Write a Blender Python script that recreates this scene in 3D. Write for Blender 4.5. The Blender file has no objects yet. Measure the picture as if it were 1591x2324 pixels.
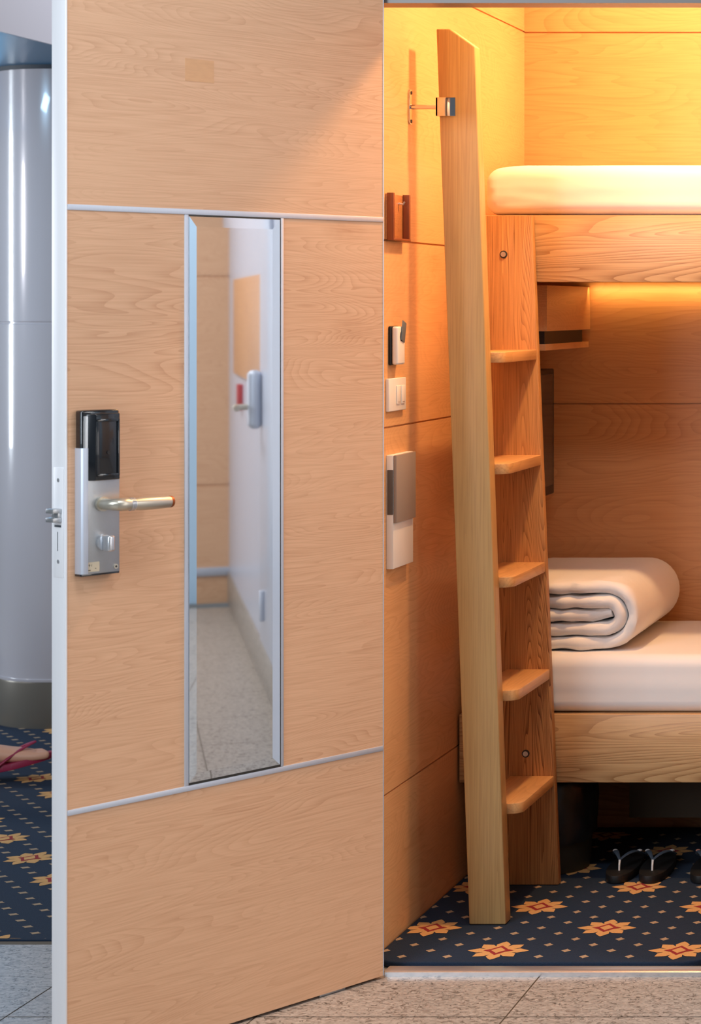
import bpy, bmesh, math, random
from mathutils import Vector, Matrix, noise
random.seed(4)
PI = math.pi
S = bpy.context.scene
COL = S.collection

# ------------------------------------------------------------------ materials
def lin(r, g, b):
    f = lambda c: (c/255/12.92) if c/255 <= .04045 else ((c/255+.055)/1.055)**2.4
    return (f(r), f(g), f(b), 1)

def new_mat(name):
    m = bpy.data.materials.new(name); m.use_nodes = True
    nt = m.node_tree
    return m, nt, nt.nodes['Principled BSDF']

def plain(name, rgb, rough=.5, metal=0, bump=0, bscale=200, coat=0, var=0, vscale=8, vstretch=(1, 1, 1)):
    m, nt, p = new_mat(name)
    p.inputs['Base Color'].default_value = lin(*rgb)
    p.inputs['Roughness'].default_value = rough
    p.inputs['Metallic'].default_value = metal
    p.inputs['Coat Weight'].default_value = coat
    N, L = nt.nodes, nt.links
    tc = N.new('ShaderNodeTexCoord')
    if var:
        mp = N.new('ShaderNodeMapping'); mp.inputs['Scale'].default_value = vstretch
        nz = N.new('ShaderNodeTexNoise'); nz.inputs['Scale'].default_value = vscale; nz.inputs['Detail'].default_value = 4
        mx = N.new('ShaderNodeMixRGB')
        c = lin(*rgb)
        mx.inputs[1].default_value = tuple(x*(1-var) for x in c[:3])+(1,)
        mx.inputs[2].default_value = tuple(min(1, x*(1+var)) for x in c[:3])+(1,)
        L.new(tc.outputs['Object'], mp.inputs[0]); L.new(mp.outputs[0], nz.inputs['Vector'])
        L.new(nz.outputs['Fac'], mx.inputs[0]); L.new(mx.outputs[0], p.inputs['Base Color'])
    if bump:
        nz = N.new('ShaderNodeTexNoise'); nz.inputs['Scale'].default_value = bscale; nz.inputs['Detail'].default_value = 3
        b = N.new('ShaderNodeBump'); b.inputs['Strength'].default_value = bump; b.inputs['Distance'].default_value = .004
        L.new(tc.outputs['Object'], nz.inputs['Vector']); L.new(nz.outputs['Fac'], b.inputs['Height']); L.new(b.outputs[0], p.inputs['Normal'])
    return m

def wood(name, light, dark, axis='X', rings=9, cross=5.0, along=.55, contrast=.5, fibre=.35, rough=.42, seed=0, bump=.12, blotch=.0, knots=0.0):
    """grain lines are level sets of a stretched noise: cathedral figures and long wavy lines"""
    m, nt, p = new_mat(name)
    N, L = nt.nodes, nt.links
    def math_(op, a, b=None):
        n = N.new('ShaderNodeMath'); n.operation = op
        for i, v in enumerate((a, b)):
            if v is None: continue
            if isinstance(v, (int, float)): n.inputs[i].default_value = v
            else: L.new(v, n.inputs[i])
        return n.outputs[0]
    tc = N.new('ShaderNodeTexCoord')
    def mapped(al, cr):
        mp = N.new('ShaderNodeMapping')
        sc = [cr, cr, cr]; sc['XYZ'.index(axis)] = al
        mp.inputs['Scale'].default_value = sc
        mp.inputs['Location'].default_value = (seed*1.7, seed*2.3, seed*.9)
        L.new(tc.outputs['Object'], mp.inputs[0]); return mp.outputs[0]
    a = N.new('ShaderNodeTexNoise'); a.inputs['Scale'].default_value = 1; a.inputs['Detail'].default_value = 2.2
    a.inputs['Roughness'].default_value = .42; a.inputs['Distortion'].default_value = .35
    L.new(mapped(along, cross), a.inputs['Vector'])
    t = math_('MULTIPLY', a.outputs['Fac'], float(rings*3))
    fr = math_('FRACT', t)
    sharp = math_('POWER', fr, 2.6)                 # slow rise then a crisp dark line
    fb = N.new('ShaderNodeTexNoise'); fb.inputs['Scale'].default_value = 1; fb.inputs['Detail'].default_value = 4
    L.new(mapped(7, 260), fb.inputs['Vector'])
    big = N.new('ShaderNodeTexNoise'); big.inputs['Scale'].default_value = 1; big.inputs['Detail'].default_value = 3
    L.new(mapped(1.1, 3.5), big.inputs['Vector'])
    # the strength of the lines varies over the board
    ls = N.new('ShaderNodeMapRange'); ls.inputs['From Min'].default_value = .35; ls.inputs['From Max'].default_value = .65
    ls.inputs['To Min'].default_value = .35; ls.inputs['To Max'].default_value = 1.0
    L.new(big.outputs['Fac'], ls.inputs['Value'])
    g = math_('MULTIPLY', math_('MULTIPLY', sharp, ls.outputs[0]), float(contrast))
    fbr = N.new('ShaderNodeMapRange'); fbr.inputs['From Min'].default_value = .38; fbr.inputs['From Max'].default_value = .68
    L.new(fb.outputs['Fac'], fbr.inputs['Value'])
    g2 = math_('MULTIPLY', fbr.outputs[0], float(fibre))
    tot = math_('ADD', g, g2)
    if blotch:
        tot = math_('ADD', tot, math_('MULTIPLY', math_('SUBTRACT', big.outputs['Fac'], .5), float(blotch)))
    if knots:
        vo = N.new('ShaderNodeTexVoronoi'); vo.inputs['Scale'].default_value = 1
        L.new(mapped(2.2, 4.2), vo.inputs['Vector'])
        k = N.new('ShaderNodeMapRange'); k.inputs['From Min'].default_value = .16; k.inputs['From Max'].default_value = .0
        L.new(vo.outputs['Distance'], k.inputs['Value'])
        kn = N.new('ShaderNodeTexNoise'); kn.inputs['Scale'].default_value = 1; kn.inputs['Detail'].default_value = 5
        L.new(mapped(45, 70), kn.inputs['Vector'])
        tot = math_('ADD', tot, math_('MULTIPLY', math_('MULTIPLY', k.outputs[0], kn.outputs['Fac']), float(knots)))
    mx = N.new('ShaderNodeMixRGB')
    mx.inputs[1].default_value = lin(*light); mx.inputs[2].default_value = lin(*dark)
    L.new(tot, mx.inputs[0]); L.new(mx.outputs[0], p.inputs['Base Color'])
    mx.use_clamp = True
    p.inputs['Roughness'].default_value = rough
    if bump:
        b = N.new('ShaderNodeBump'); b.inputs['Strength'].default_value = bump; b.inputs['Distance'].default_value = .002
        b.invert = True
        L.new(tot, b.inputs['Height']); L.new(b.outputs[0], p.inputs['Normal'])
    return m

LAM_L, LAM_D = (220, 176, 140), (176, 124, 88)
M = {}
M['door_wood'] = wood('beech_laminate_door', LAM_L, LAM_D, 'X', rings=22, cross=8.5, along=1.05, contrast=.36, fibre=.26, seed=3, rough=.4, bump=.05, blotch=.3, knots=.9)
M['wall_wood_y'] = wood('beech_laminate_side', (224, 172, 120), (184, 124, 76), 'Y', rings=14, cross=7.5, along=1.6, contrast=.34, fibre=.22, seed=7, rough=.42, bump=.05, blotch=.3, knots=.7)
M['wall_wood_x'] = wood('beech_laminate_back', (212, 156, 106), (172, 112, 68), 'X', rings=12, cross=6.5, along=1.2, contrast=.4, fibre=.22, seed=12, rough=.42, bump=.05, blotch=.35, knots=1.0)
M['end_wood'] = wood('beech_laminate_end', LAM_L, LAM_D, 'Y', rings=14, cross=7.5, along=1.6, contrast=.3, fibre=.2, seed=17)
M['blue_reflector'] = plain('pale_blue_reflector', (176, 206, 230), .4)  # for the added panel that the mirror bevel reflects
M['ash_x'] = wood('solid_ash_rail', (210, 168, 118), (146, 98, 54), 'X', rings=15, cross=6.5, along=.95, contrast=.78, fibre=.25, seed=21, rough=.4, bump=.1, blotch=.2)
M['ash_z'] = wood('solid_ash_board', (208, 154, 98), (112, 62, 26), 'Z', rings=26, cross=13, along=.42, contrast=.9, fibre=.3, seed=33, rough=.4, bump=.15, blotch=.2)
M['ash_front'] = wood('solid_ash_front_board', (203, 164, 108), (150, 110, 64), 'Z', rings=9, cross=11, along=.28, contrast=.3, fibre=.28, seed=44, rough=.36, bump=.08, blotch=.5)
M['ash_step'] = wood('solid_ash_step', (224, 172, 114), (170, 112, 62), 'Y', rings=8, cross=9, along=1.2, contrast=.35, fibre=.25, seed=51, rough=.35, bump=.06)
M['holder_wood'] = wood('red_brown_wood', (142, 74, 40), (104, 48, 24), 'Z', rings=6, cross=12, along=2, contrast=.4, fibre=.3, seed=61)
M['holder_back'] = wood('brown_wood', (190, 124, 74), (140, 84, 46), 'Y', rings=8, cross=20, along=6, contrast=.4, fibre=.3, seed=63)
M['patch'] = plain('darker_veneer', (210, 161, 118), .45, var=.12, vscale=40, vstretch=(1, 1, 4))
M['alu'] = plain('brushed_aluminium', (196, 203, 216), .5, .5, var=.05, vscale=30, vstretch=(30, 30, .5))
M['alu_edge'] = plain('satin_aluminium_edge', (238, 239, 243), .45, .25, var=.04, vscale=20, vstretch=(40, 40, .3))
M['steel'] = plain('satin_steel', (178, 182, 186), .36, .85, bump=.05, bscale=400)
M['steel_bright'] = plain('polished_steel', (208, 211, 216), .26, .8)
M['nickel'] = plain('worn_nickel', (196, 190, 176), .36, .8, var=.06, vscale=30)
M['chrome'] = plain('chrome', (215, 215, 220), .06, 1)
M['copper_end'] = plain('copper_worn_tip', (158, 86, 44), .4, .5)
M['black_gloss'] = plain('glossy_black_plastic', (15, 20, 26), .14, 0, coat=.6)
M['black'] = plain('matt_black', (14, 14, 16), .5)
M['ink'] = plain('dark_ink', (50, 48, 44), .6)
M['sticker'] = plain('faded_paper', (196, 184, 160), .6)
M['mirror'] = plain('silvered_mirror', (238, 240, 242), .02, 1)
M['groove'] = plain('groove_shadow_gap', (90, 58, 36), .8)
M['white_plastic'] = plain('white_plastic', (236, 230, 222), .35)
M['grey_plastic'] = plain('warm_grey_plastic', (150, 136, 126), .45, bump=.05)
M['dark_grey_plastic'] = plain('dark_grey_plastic', (92, 86, 82), .5)
M['card'] = plain('blue_grey_card', (92, 104, 112), .4)
M['linen'] = plain('white_linen', (236, 232, 230), .85, bump=.12, bscale=9, var=.02)
M['duvet'] = plain('white_cotton_duvet', (236, 232, 230), .85, bump=.5, bscale=26, var=.02)
M['screen'] = plain('television_screen', (10, 11, 13), .16, coat=.4)
M['screen_frame'] = plain('television_bezel', (22, 22, 25), .4)
M['navy'] = plain('navy_wool', (13, 36, 60), .95, bump=.5, bscale=420, var=.22, vscale=240)
M['cream'] = plain('cream_wool', (168, 144, 116), .95, bump=.4, bscale=420, var=.2, vscale=240)
M['flower'] = plain('apricot_wool', (208, 158, 98), .95, bump=.4, bscale=420, var=.15, vscale=240)
M['red'] = plain('red_wool', (146, 34, 38), .95, bump=.4, bscale=420)
M['rubber'] = plain('black_rubber', (12, 12, 14), .6)
M['strap'] = plain('slate_blue_strap', (72, 84, 98), .4)
M['strap_tip'] = plain('pale_strap_end', (222, 222, 222), .4)
M['strap_tip_pink'] = plain('salmon_strap_end', (220, 150, 130), .4)
M['bag'] = plain('thin_black_bag', (22, 22, 24), .3, bump=.6, bscale=30)
M['bin'] = plain('olive_black_bin', (44, 42, 34), .5)
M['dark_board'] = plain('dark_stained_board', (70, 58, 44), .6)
M['column'] = plain('pale_grey_enamel', (196, 192, 196), .18, 0, coat=.6)
M['column_base'] = plain('bronze_grey_metal', (122, 116, 106), .3, .4)
M['seam'] = plain('dark_seam', (60, 66, 74), .6)
M['soffit'] = plain('blue_painted_soffit', (62, 128, 172), .35)
M['bulkhead'] = plain('white_bulkhead', (222, 220, 230), .5)
M['dark_wall'] = plain('dark_navy_wall', (14, 24, 48), .5)
M['grey_wall'] = plain('grey_white_panel', (198, 204, 220), .3)
M['header'] = plain('dark_grey_header', (112, 108, 106), .45, .4)
M['jamb'] = plain('grey_jamb', (150, 146, 140), .4, .5)
M['red_sign'] = plain('red_sign', (176, 28, 34), .5)
M['skin'] = plain('skin', (226, 172, 144), .5, var=.04)
M['pink'] = plain('magenta_rubber', (156, 40, 76), .5)
M['shirt'] = plain('grey_cotton', (120, 126, 136), .9)
M['shorts'] = plain('navy_cotton', (40, 46, 66), .9)
M['hair'] = plain('dark_hair', (34, 26, 22), .6)
M['eye'] = plain('eye_dark', (30, 22, 18), .2)

def granite():
    m, nt, p = new_mat('speckled_granite_tile')
    N, L = nt.nodes, nt.links
    tc = N.new('ShaderNodeTexCoord')
    mp = N.new('ShaderNodeMapping'); mp.inputs['Scale'].default_value = (1, 1.5, 1); L.new(tc.outputs['Object'], mp.inputs[0])
    n1 = N.new('ShaderNodeTexNoise'); n1.inputs['Scale'].default_value = 78; n1.inputs['Detail'].default_value = 3; n1.inputs['Distortion'].default_value = 1.2
    L.new(mp.outputs[0], n1.inputs['Vector'])
    r1 = N.new('ShaderNodeValToRGB')
    e = r1.color_ramp.elements
    e[0].position = .25; e[0].color = lin(134, 126, 118); e[1].position = .72; e[1].color = lin(190, 180, 170)
    L.new(n1.outputs['Fac'], r1.inputs[0])
    # thin dark wandering veins: zero crossings of a noise
    n2 = N.new('ShaderNodeTexNoise'); n2.inputs['Scale'].default_value = 40; n2.inputs['Detail'].default_value = 4; n2.inputs['Distortion'].default_value = .8
    L.new(mp.outputs[0], n2.inputs['Vector'])
    sb = N.new('ShaderNodeMath'); sb.operation = 'SUBTRACT'; sb.inputs[1].default_value = .5; L.new(n2.outputs['Fac'], sb.inputs[0])
    ab = N.new('ShaderNodeMath'); ab.operation = 'ABSOLUTE'; L.new(sb.outputs[0], ab.inputs[0])
    mr = N.new('ShaderNodeMapRange'); mr.inputs['From Min'].default_value = .004; mr.inputs['From Max'].default_value = .042
    mr.inputs['To Min'].default_value = 1; mr.inputs['To Max'].default_value = 0; L.new(ab.outputs[0], mr.inputs['Value'])
    n3 = N.new('ShaderNodeTexNoise'); n3.inputs['Scale'].default_value = 45; n3.inputs['Detail'].default_value = 1; L.new(mp.outputs[0], n3.inputs['Vector'])
    m3 = N.new('ShaderNodeMapRange'); m3.inputs['From Min'].default_value = .36; m3.inputs['From Max'].default_value = .56; L.new(n3.outputs['Fac'], m3.inputs['Value'])
    mu = N.new('ShaderNodeMath'); mu.operation = 'MULTIPLY'; L.new(mr.outputs[0], mu.inputs[0]); L.new(m3.outputs[0], mu.inputs[1])
    mu2 = N.new('ShaderNodeMath'); mu2.operation = 'MULTIPLY'; mu2.inputs[1].default_value = .95; L.new(mu.outputs[0], mu2.inputs[0])
    mx = N.new('ShaderNodeMixRGB'); mx.inputs[2].default_value = lin(74, 66, 58)
    L.new(mu2.outputs[0], mx.inputs[0]); L.new(r1.outputs[0], mx.inputs[1])
    L.new(mx.outputs[0], p.inputs['Base Color'])
    p.inputs['Roughness'].default_value = .38
    return m
M['granite'] = granite()
M['joint'] = plain('tile_joint', (98, 86, 72), .8)

# ------------------------------------------------------------------ mesh helpers
def merge(bm, tmp, mi=0, smooth=False):
    for f in tmp.faces:
        f.material_index = mi; f.smooth = smooth
    me = bpy.data.meshes.new('t'); tmp.to_mesh(me); tmp.free()
    bm.from_mesh(me); bpy.data.meshes.remove(me)

def finish(tmp, bev, seg):
    bmesh.ops.recalc_face_normals(tmp, faces=tmp.faces[:])
    if bev:
        bmesh.ops.bevel(tmp, geom=[e for e in tmp.edges if e.calc_face_angle(0) > .3], offset=bev, segments=seg, profile=.5, affect='EDGES', clamp_overlap=True)

def box(bm, x0, x1, y0, y1, z0, z1, bev=0, seg=2, mi=0, smooth=False):
    t = bmesh.new()
    bmesh.ops.create_cube(t, size=1)
    for v in t.verts:
        v.co = Vector((x0+(v.co.x+.5)*(x1-x0), y0+(v.co.y+.5)*(y1-y0), z0+(v.co.z+.5)*(z1-z0)))
    finish(t, bev, seg); merge(bm, t, mi, smooth); return bm

def prism(bm, pts, axis, a0, a1, bev=0, seg=2, mi=0, smooth=False):
    """pts: 2-D polygon in the two other axes (cyclic order x,y,z)"""
    t = bmesh.new()
    def P(p, a):
        return Vector({'X': (a, p[0], p[1]), 'Y': (p[0], a, p[1]), 'Z': (p[0], p[1], a)}[axis])
    lo = [t.verts.new(P(p, a0)) for p in pts]; hi = [t.verts.new(P(p, a1)) for p in pts]
    n = len(pts)
    t.faces.new(lo); t.faces.new(hi)
    for i in range(n):
        t.faces.new((lo[i], lo[(i+1) % n], hi[(i+1) % n], hi[i]))
    finish(t, bev, seg); merge(bm, t, mi, smooth); return bm

def tube(bm, pts, radii, seg=16, mi=0, flat=1.0, up=None):
    """swept round section with capped ends"""
    t = bmesh.new(); pts = [Vector(p) for p in pts]
    if isinstance(radii, (int, float)): radii = [radii]*len(pts)
    rings = []
    ref = Vector(up) if up else None
    for i, p in enumerate(pts):
        d = (pts[min(i+1, len(pts)-1)]-pts[max(i-1, 0)]).normalized()
        r = ref or (Vector((0, 0, 1)) if abs(d.z) < .9 else Vector((1, 0, 0)))
        a = d.cross(r).normalized(); b = a.cross(d).normalized()
        rings.append([t.verts.new(p+radii[i]*(math.cos(k*2*PI/seg)*a+flat*math.sin(k*2*PI/seg)*b)) for k in range(seg)])
    for q in range(len(rings)-1):
        for k in range(seg):
            t.faces.new((rings[q][k], rings[q][(k+1) % seg], rings[q+1][(k+1) % seg], rings[q+1][k]))
    t.faces.new(rings[0]); t.faces.new(rings[-1])
    bmesh.ops.recalc_face_normals(t, faces=t.faces[:])
    merge(bm, t, mi, True); return bm

def lathe(bm, prof, cx, cy, seg=48, mi=0, smooth=True):
    t = bmesh.new()
    rings = [[t.verts.new((cx+r*math.cos(k*2*PI/seg), cy+r*math.sin(k*2*PI/seg), z)) for k in range(seg)] for r, z in prof]
    for q in range(len(rings)-1):
        for k in range(seg):
            t.faces.new((rings[q][k], rings[q][(k+1) % seg], rings[q+1][(k+1) % seg], rings[q+1][k]))
    if prof[0][0] > 0: t.faces.new(rings[0])
    if prof[-1][0] > 0: t.faces.new(rings[-1])
    bmesh.ops.remove_doubles(t, verts=t.verts[:], dist=1e-6)
    bmesh.ops.recalc_face_normals(t, faces=t.faces[:])
    merge(bm, t, mi, smooth); return bm

def B(): return bmesh.new()

def sharp_edges(me, ang=.6):
    me.set_sharp_from_angle(angle=ang)

def obj(name, bm, mats, parent=None, origin=(0, 0, 0), ang=.6):
    """link bm as one mesh object. origin = where its local zero is in the coordinates used to build it"""
    me = bpy.data.meshes.new(name)
    o = Vector(origin)
    if parent is not None:
        o = Vector(parent.get('_o', (0, 0, 0)))
    if any(o): bmesh.ops.translate(bm, verts=bm.verts[:], vec=-o)
    bm.to_mesh(me); bm.free()
    if not isinstance(mats, (list, tuple)): mats = [mats]
    for m in mats: me.materials.append(M[m])
    sharp_edges(me, ang)
    ob = bpy.data.objects.new(name, me); COL.objects.link(ob)
    if parent is not None:
        ob.parent = parent; ob['_o'] = tuple(o)
    else:
        ob.location = o; ob['_o'] = tuple(o)
    return ob

def thing(name, label, cat, loc=(0, 0, 0), group=None, kind=None, local=False):
    e = bpy.data.objects.new(name, None); COL.objects.link(e)
    e.empty_display_size = .1; e.location = loc
    e['_o'] = (0, 0, 0) if local else tuple(loc)
    e['label'] = label; e['category'] = cat
    if group: e['group'] = group
    if kind: e['kind'] = kind
    return e

def tag(o, label, cat, group=None, kind=None):
    o['label'] = label; o['category'] = cat
    if group: o['group'] = group
    if kind: o['kind'] = kind
    return o

def struct(o, label=None, cat=None):
    o['kind'] = 'structure'
    if label: o['label'] = label
    if cat: o['category'] = cat
    return o

# ------------------------------------------------------------------ the room (camera at x=0,y=0,z=1.4 looking along +y)
WX = -1.55            # inner face of the cabin's left wall
BY = 5.917            # inner face of the back wall
FY = 4.60             # front of the cabin
CZ = 2.40             # cabin ceiling
RX = .50              # cabin's right wall

def grooved(grooves, depth, thick, z0, z1, g=.004):
    """profile (d, z): face at d=0, notches of the given depth, back at -thick"""
    p = [(-thick, z0), (0, z0)]
    for z in grooves:
        p += [(0, z-g/2), (-depth, z-g/2), (-depth, z+g/2), (0, z+g/2)]
    p += [(0, z1), (-thick, z1)]
    return p

# left wall: profile in (x, z) extruded along y
b = B(); prism(b, [(WX+d, z) for d, z in grooved([.342, 1.137, 1.543, 2.137], .006, .06, 0, CZ)], 'Y', FY+.0712, BY+.06)
struct(obj('wall_left', b, 'wall_wood_y', origin=(WX, FY, 0)), 'wooden panelled side wall of the cabin behind the ladder', 'wall')
# back wall: profile in (y, z) extruded along x
b = B(); prism(b, [(BY-d, z) for d, z in grooved([.342, 1.138, 2.135], .006, .06, 0, CZ)], 'X', WX, RX)
struct(obj('wall_back', b, 'wall_wood_x', origin=(WX, BY, 0)), 'wooden panelled back wall of the cabin behind both bunks', 'wall')
b = B(); box(b, RX, RX+.06, FY+.0712, BY+.06, 0, CZ)
struct(obj('wall_right', b, 'wall_wood_y', origin=(RX, FY, 0)))
b = B(); box(b, WX-.06, RX+.06, FY+.0712, BY+.06, CZ, CZ+.05)
struct(obj('ceiling', b, 'wall_wood_x', origin=(WX, FY, CZ)))
# front wall with the door opening x -1.49 .. -0.79, z .. 2.033
b = B()
box(b, -.788, 4.9, FY, FY+.07, 0, 2.75)
struct(obj('wall_front', b, 'grey_wall', origin=(-.788, FY, 0)))
b = B(); box(b, WX-.06, -.788, FY, FY+.07, 2.033, 2.75)
struct(obj('wall_front_header', b, 'header', origin=(WX, FY, 2.033)))
b = B(); box(b, WX-.06, -1.551, FY+.002, FY+.07, 0, 2.033, .002)
struct(obj('trim_1', b, 'jamb', origin=(WX, FY, 0)))
b = B(); box(b, -.80, -.788, FY-.004, FY+.075, 0, 2.033, .002)
struct(obj('trim_2', b, 'jamb', origin=(-.8, FY, 0)))
# threshold strip
b = B(); prism(b, [(4.600, 0), (4.600, .009), (4.606, .0125), (4.634, .0125), (4.640, 0)], 'X', -1.497, -.80)
struct(obj('trim_3', b, 'steel_bright', origin=(-1.497, 4.6, 0)), 'thin bright metal threshold strip in front of the flowered mat', 'threshold')
# corridor end wall and what the mirror sees along the corridor wall
b = B(); prism(b, [(4.9-d, z) for d, z in grooved([.557, 1.54], .006, .06, 0, 2.75, .012)], 'Y', 4.0, FY)
struct(obj('wall_end', b, 'end_wood', origin=(4.9, 0, 0)))
b = B(); box(b, 4.89, 4.9, 4.0, FY, .13, .17, .002)
struct(obj('trim_4', b, 'alu', origin=(4.9, 0, .13)))
b = B(); box(b, -.788, 4.88, FY-.008, FY, 0, .15, .002)
struct(obj('baseboard_front', b, 'granite', origin=(-.788, FY, 0)))
b = B(); box(b, 2.35, 4.3, FY-.012, FY, 1.10, 1.52, .004)
struct(obj('window_1', b, 'wall_wood_x', origin=(2.3, FY, 1.1)))

b = B(); box(b, 4.9, 5.0, 3.0, 3.998, 0, 2.75)
struct(obj('wall_blue_reflector', b, 'blue_reflector', origin=(4.9, 3, 0)))  # added out-of-view panel giving the mirror's left bevel a bluish reflection
# neighbouring door with its lock, seen in the mirror
d2 = thing('door_2', 'closed grey cabin door far along the corridor wall, seen in the mirror', 'door', (2.0, FY, .005), kind='structure')
b = B(); box(b, 1.75, 2.46, FY-.014, FY, .16, 2.02, .003); obj('panel', b, 'grey_wall', d2)
b = B(); box(b, 2.34, 2.42, FY-.062, FY-.014, .95, 1.165, .02, 4); pl = obj('lock_plate', b, 'alu', d2)
b = B(); tube(b, [(2.38, FY-.06, 1.03), (2.38, FY-.095, 1.03), (2.37, FY-.105, 1.03), (2.25, FY-.105, 1.03)], .011); obj('lever_handle', b, 'nickel', pl)
b = B(); box(b, 2.22, 2.26, FY-.03, FY-.014, .26, .37, .004); obj('hinge', b, 'alu', d2)
sg = B(); box(sg, 3.78, 3.9, FY-.02, FY, .955, 1.065, .003)
tag(obj('wall_sign', sg, 'red_sign', origin=(3.84, FY, .955)), 'small red sign on the grey corridor wall, seen in the mirror', 'sign')

# ------------------------------------------------------------------ floors
def tile_floor():
    """granite tiles with sunken dark joints, one mesh"""
    bm = B(); p = .4925; x0, y0 = -1.174, 4.34
    g = .0016
    X = [x0+k*p for k in range(-9, 13)]; Y = [y0+k*p for k in range(-10, 2)]
    for i in range(len(X)-1):
        for j in range(len(Y)-1):
            a, bb, c, d = X[i]+g, X[i+1]-g, Y[j]+g, Y[j+1]-g
            d = min(d, 4.86)
            if d <= c: continue
            vs = [bm.verts.new(v) for v in ((a, c, 0), (bb, c, 0), (bb, d, 0), (a, d, 0))]
            bm.faces.new(vs)
    a, bb, c, d = X[0], X[-1], Y[0], 4.86
    f = bm.faces.new([bm.verts.new(v) for v in ((a, c, -.0012), (bb, c, -.0012), (bb, d, -.0012), (a, d, -.0012))]); f.material_index = 1
    box(bm, a, bb, c, d, -.06, -.0014, mi=1)
    return bm
struct(obj('floor', tile_floor(), ['granite', 'joint']), 'grey speckled granite tile floor of the corridor', 'floor')
b = B(); box(b, WX-.06, RX+.06, 4.861, BY+.06, -.06, 0)
struct(obj('floor_cabin', b, 'dark_board', origin=(WX, 4.86, 0)))

U_, V_ = .0485, .0432       # half-pitches of the pattern
def clip(poly, rect):
    x0, x1, y0, y1 = rect
    for ax, lim, keep in ((0, x0, 1), (0, x1, -1), (1, y0, 1), (1, y1, -1)):
        out = []
        for i in range(len(poly)):
            p, q = poly[i], poly[(i+1) % len(poly)]
            ip, iq = (p[ax]-lim)*keep >= 0, (q[ax]-lim)*keep >= 0
            if ip: out.append(p)
            if ip != iq:
                t = (lim-p[ax])/(q[ax]-p[ax]); out.append((p[0]+t*(q[0]-p[0]), p[1]+t*(q[1]-p[1])))
        poly = out
        if len(poly) < 3: return []
    return poly

def carpet_mesh(outline, z0, z1, origin, rot, rect, bev=.004, zp=.0006, dia=(.0108, .0130)):
    """pile slab with the woven pattern lying in its top, one mesh"""
    bm = B()
    prism(bm, outline, 'Z', z0, z1, bev, 3, 0)
    c, s = math.cos(rot), math.sin(rot)
    def put(poly, mi, dz, cx, cy):
        pts = [(origin[0]+c*(cx+x)-s*(cy+y), origin[1]+s*(cx+x)+c*(cy+y)) for x, y in poly]
        pts = clip(pts, rect)
        if len(pts) < 3: return
        vs = [bm.verts.new((x, y, z1+dz)) for x, y in pts]
        f = bm.faces.new(vs); f.material_index = mi
        if f.normal.z < 0 or (f.normal_update() or f.normal.z < 0): f.normal_flip()
    R = int(max(rect[1]-rect[0], rect[3]-rect[2])*1.5/min(U_, V_))
    for p in range(-R, R+1):
        for q in range(-R, R+1):
            cx, cy = p*U_, q*V_
            wx, wy = origin[0]+c*cx-s*cy, origin[1]+s*cx+c*cy
            if not (rect[0]-.09 < wx < rect[1]+.09 and rect[2]-.09 < wy < rect[3]+.09): continue
            if p % 4 == 0 and q % 4 == 0 and (p//4+q//4) % 2 == 0:
                for k in range(8):
                    a = k*PI/4
                    # long petals along the axes, shorter rounded ones between
                    L = (.066 if k % 4 == 0 else .067 if k % 2 == 0 else .062)
                    w = .0150 if k % 2 == 0 else .0150
                    shape = [(.006, 0), (.028, -w*.8), (.044, -w), (L*.86, -w*.5), (L, 0), (L*.86, w*.5), (.044, w), (.028, w*.8)]
                    put([(x*math.cos(a)-y*math.sin(a), x*math.sin(a)+y*math.cos(a)) for x, y in shape], 2, zp+.00003*k, cx, cy)
                put([(.025, 0), (0, .034), (-.025, 0), (0, -.034)], 3, zp+.0005, cx, cy)
                put([(.033, 0), (.02, .008), (.016, 0), (.02, -.008)], 3, zp+.00045, cx, cy)
                put([(-.033, 0), (-.02, .008), (-.016, 0), (-.02, -.008)], 3, zp+.00045, cx, cy)
                put([(.0155, 0), (0, .021), (-.0155, 0), (0, -.021)], 2, zp+.0008, cx, cy)
            elif (p+q) % 2:
                near = any((abs(p-4*i)+abs(q-4*j)) == 1 and (i+j) % 2 == 0
                           for i in (p//4, p//4+1) for j in (q//4, q//4+1))
                if near: continue
                a, b2 = dia
                put([(a, 0), (a*.45, b2*.45), (0, b2), (-a*.45, b2*.45), (-a, 0), (-a*.45, -b2*.45), (0, -b2), (a*.45, -b2*.45)], 1, zp, cx, cy)
    return bm

def rounded(x0, x1, y0, y1, r, corners=(1, 1, 1, 1)):
    pts = []
    for (cx, cy, a0, on) in ((x0+r, y0+r, PI, corners[0]), (x1-r, y0+r, 1.5*PI, corners[1]), (x1-r, y1-r, 0, corners[2]), (x0+r, y1-r, .5*PI, corners[3])):
        if on: pts += [(cx+r*math.cos(a0+k*PI/16), cy+r*math.sin(a0+k*PI/16)) for k in range(9)]
        else:
            pts.append((cx+(r if cx > (x0+x1)/2 else -r), cy+(r if cy > (y0+y1)/2 else -r)))
    return pts
MX1, MY0 = -.83, 4.652
b = carpet_mesh(rounded(-1.548, MX1, MY0, 5.86, .07, (1, 1, 0, 0)), .001, .015, (-1.296, 4.734), 0, (-1.543, MX1-.012, MY0+.012, 5.80))
tag(obj('carpet_mat', b, ['navy', 'cream', 'flower', 'red']), 'navy mat with apricot flowers and small diamonds on the cabin floor', 'mat')
b = carpet_mesh([(-5.2, 4.862), (-1.62, 4.862), (-1.62, 11.4), (-5.2, 11.4)], -.02, .002, (-2.714, 5.578), math.radians(-9), (-4.2, -1.9, 4.87, 9.0), 0, dia=(.0145, .0105))
tag(obj('lounge_carpet', b, ['navy', 'cream', 'flower', 'red']), 'navy fitted carpet with cream dashes and flowers past the open door', 'carpet', kind='structure')

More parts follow.
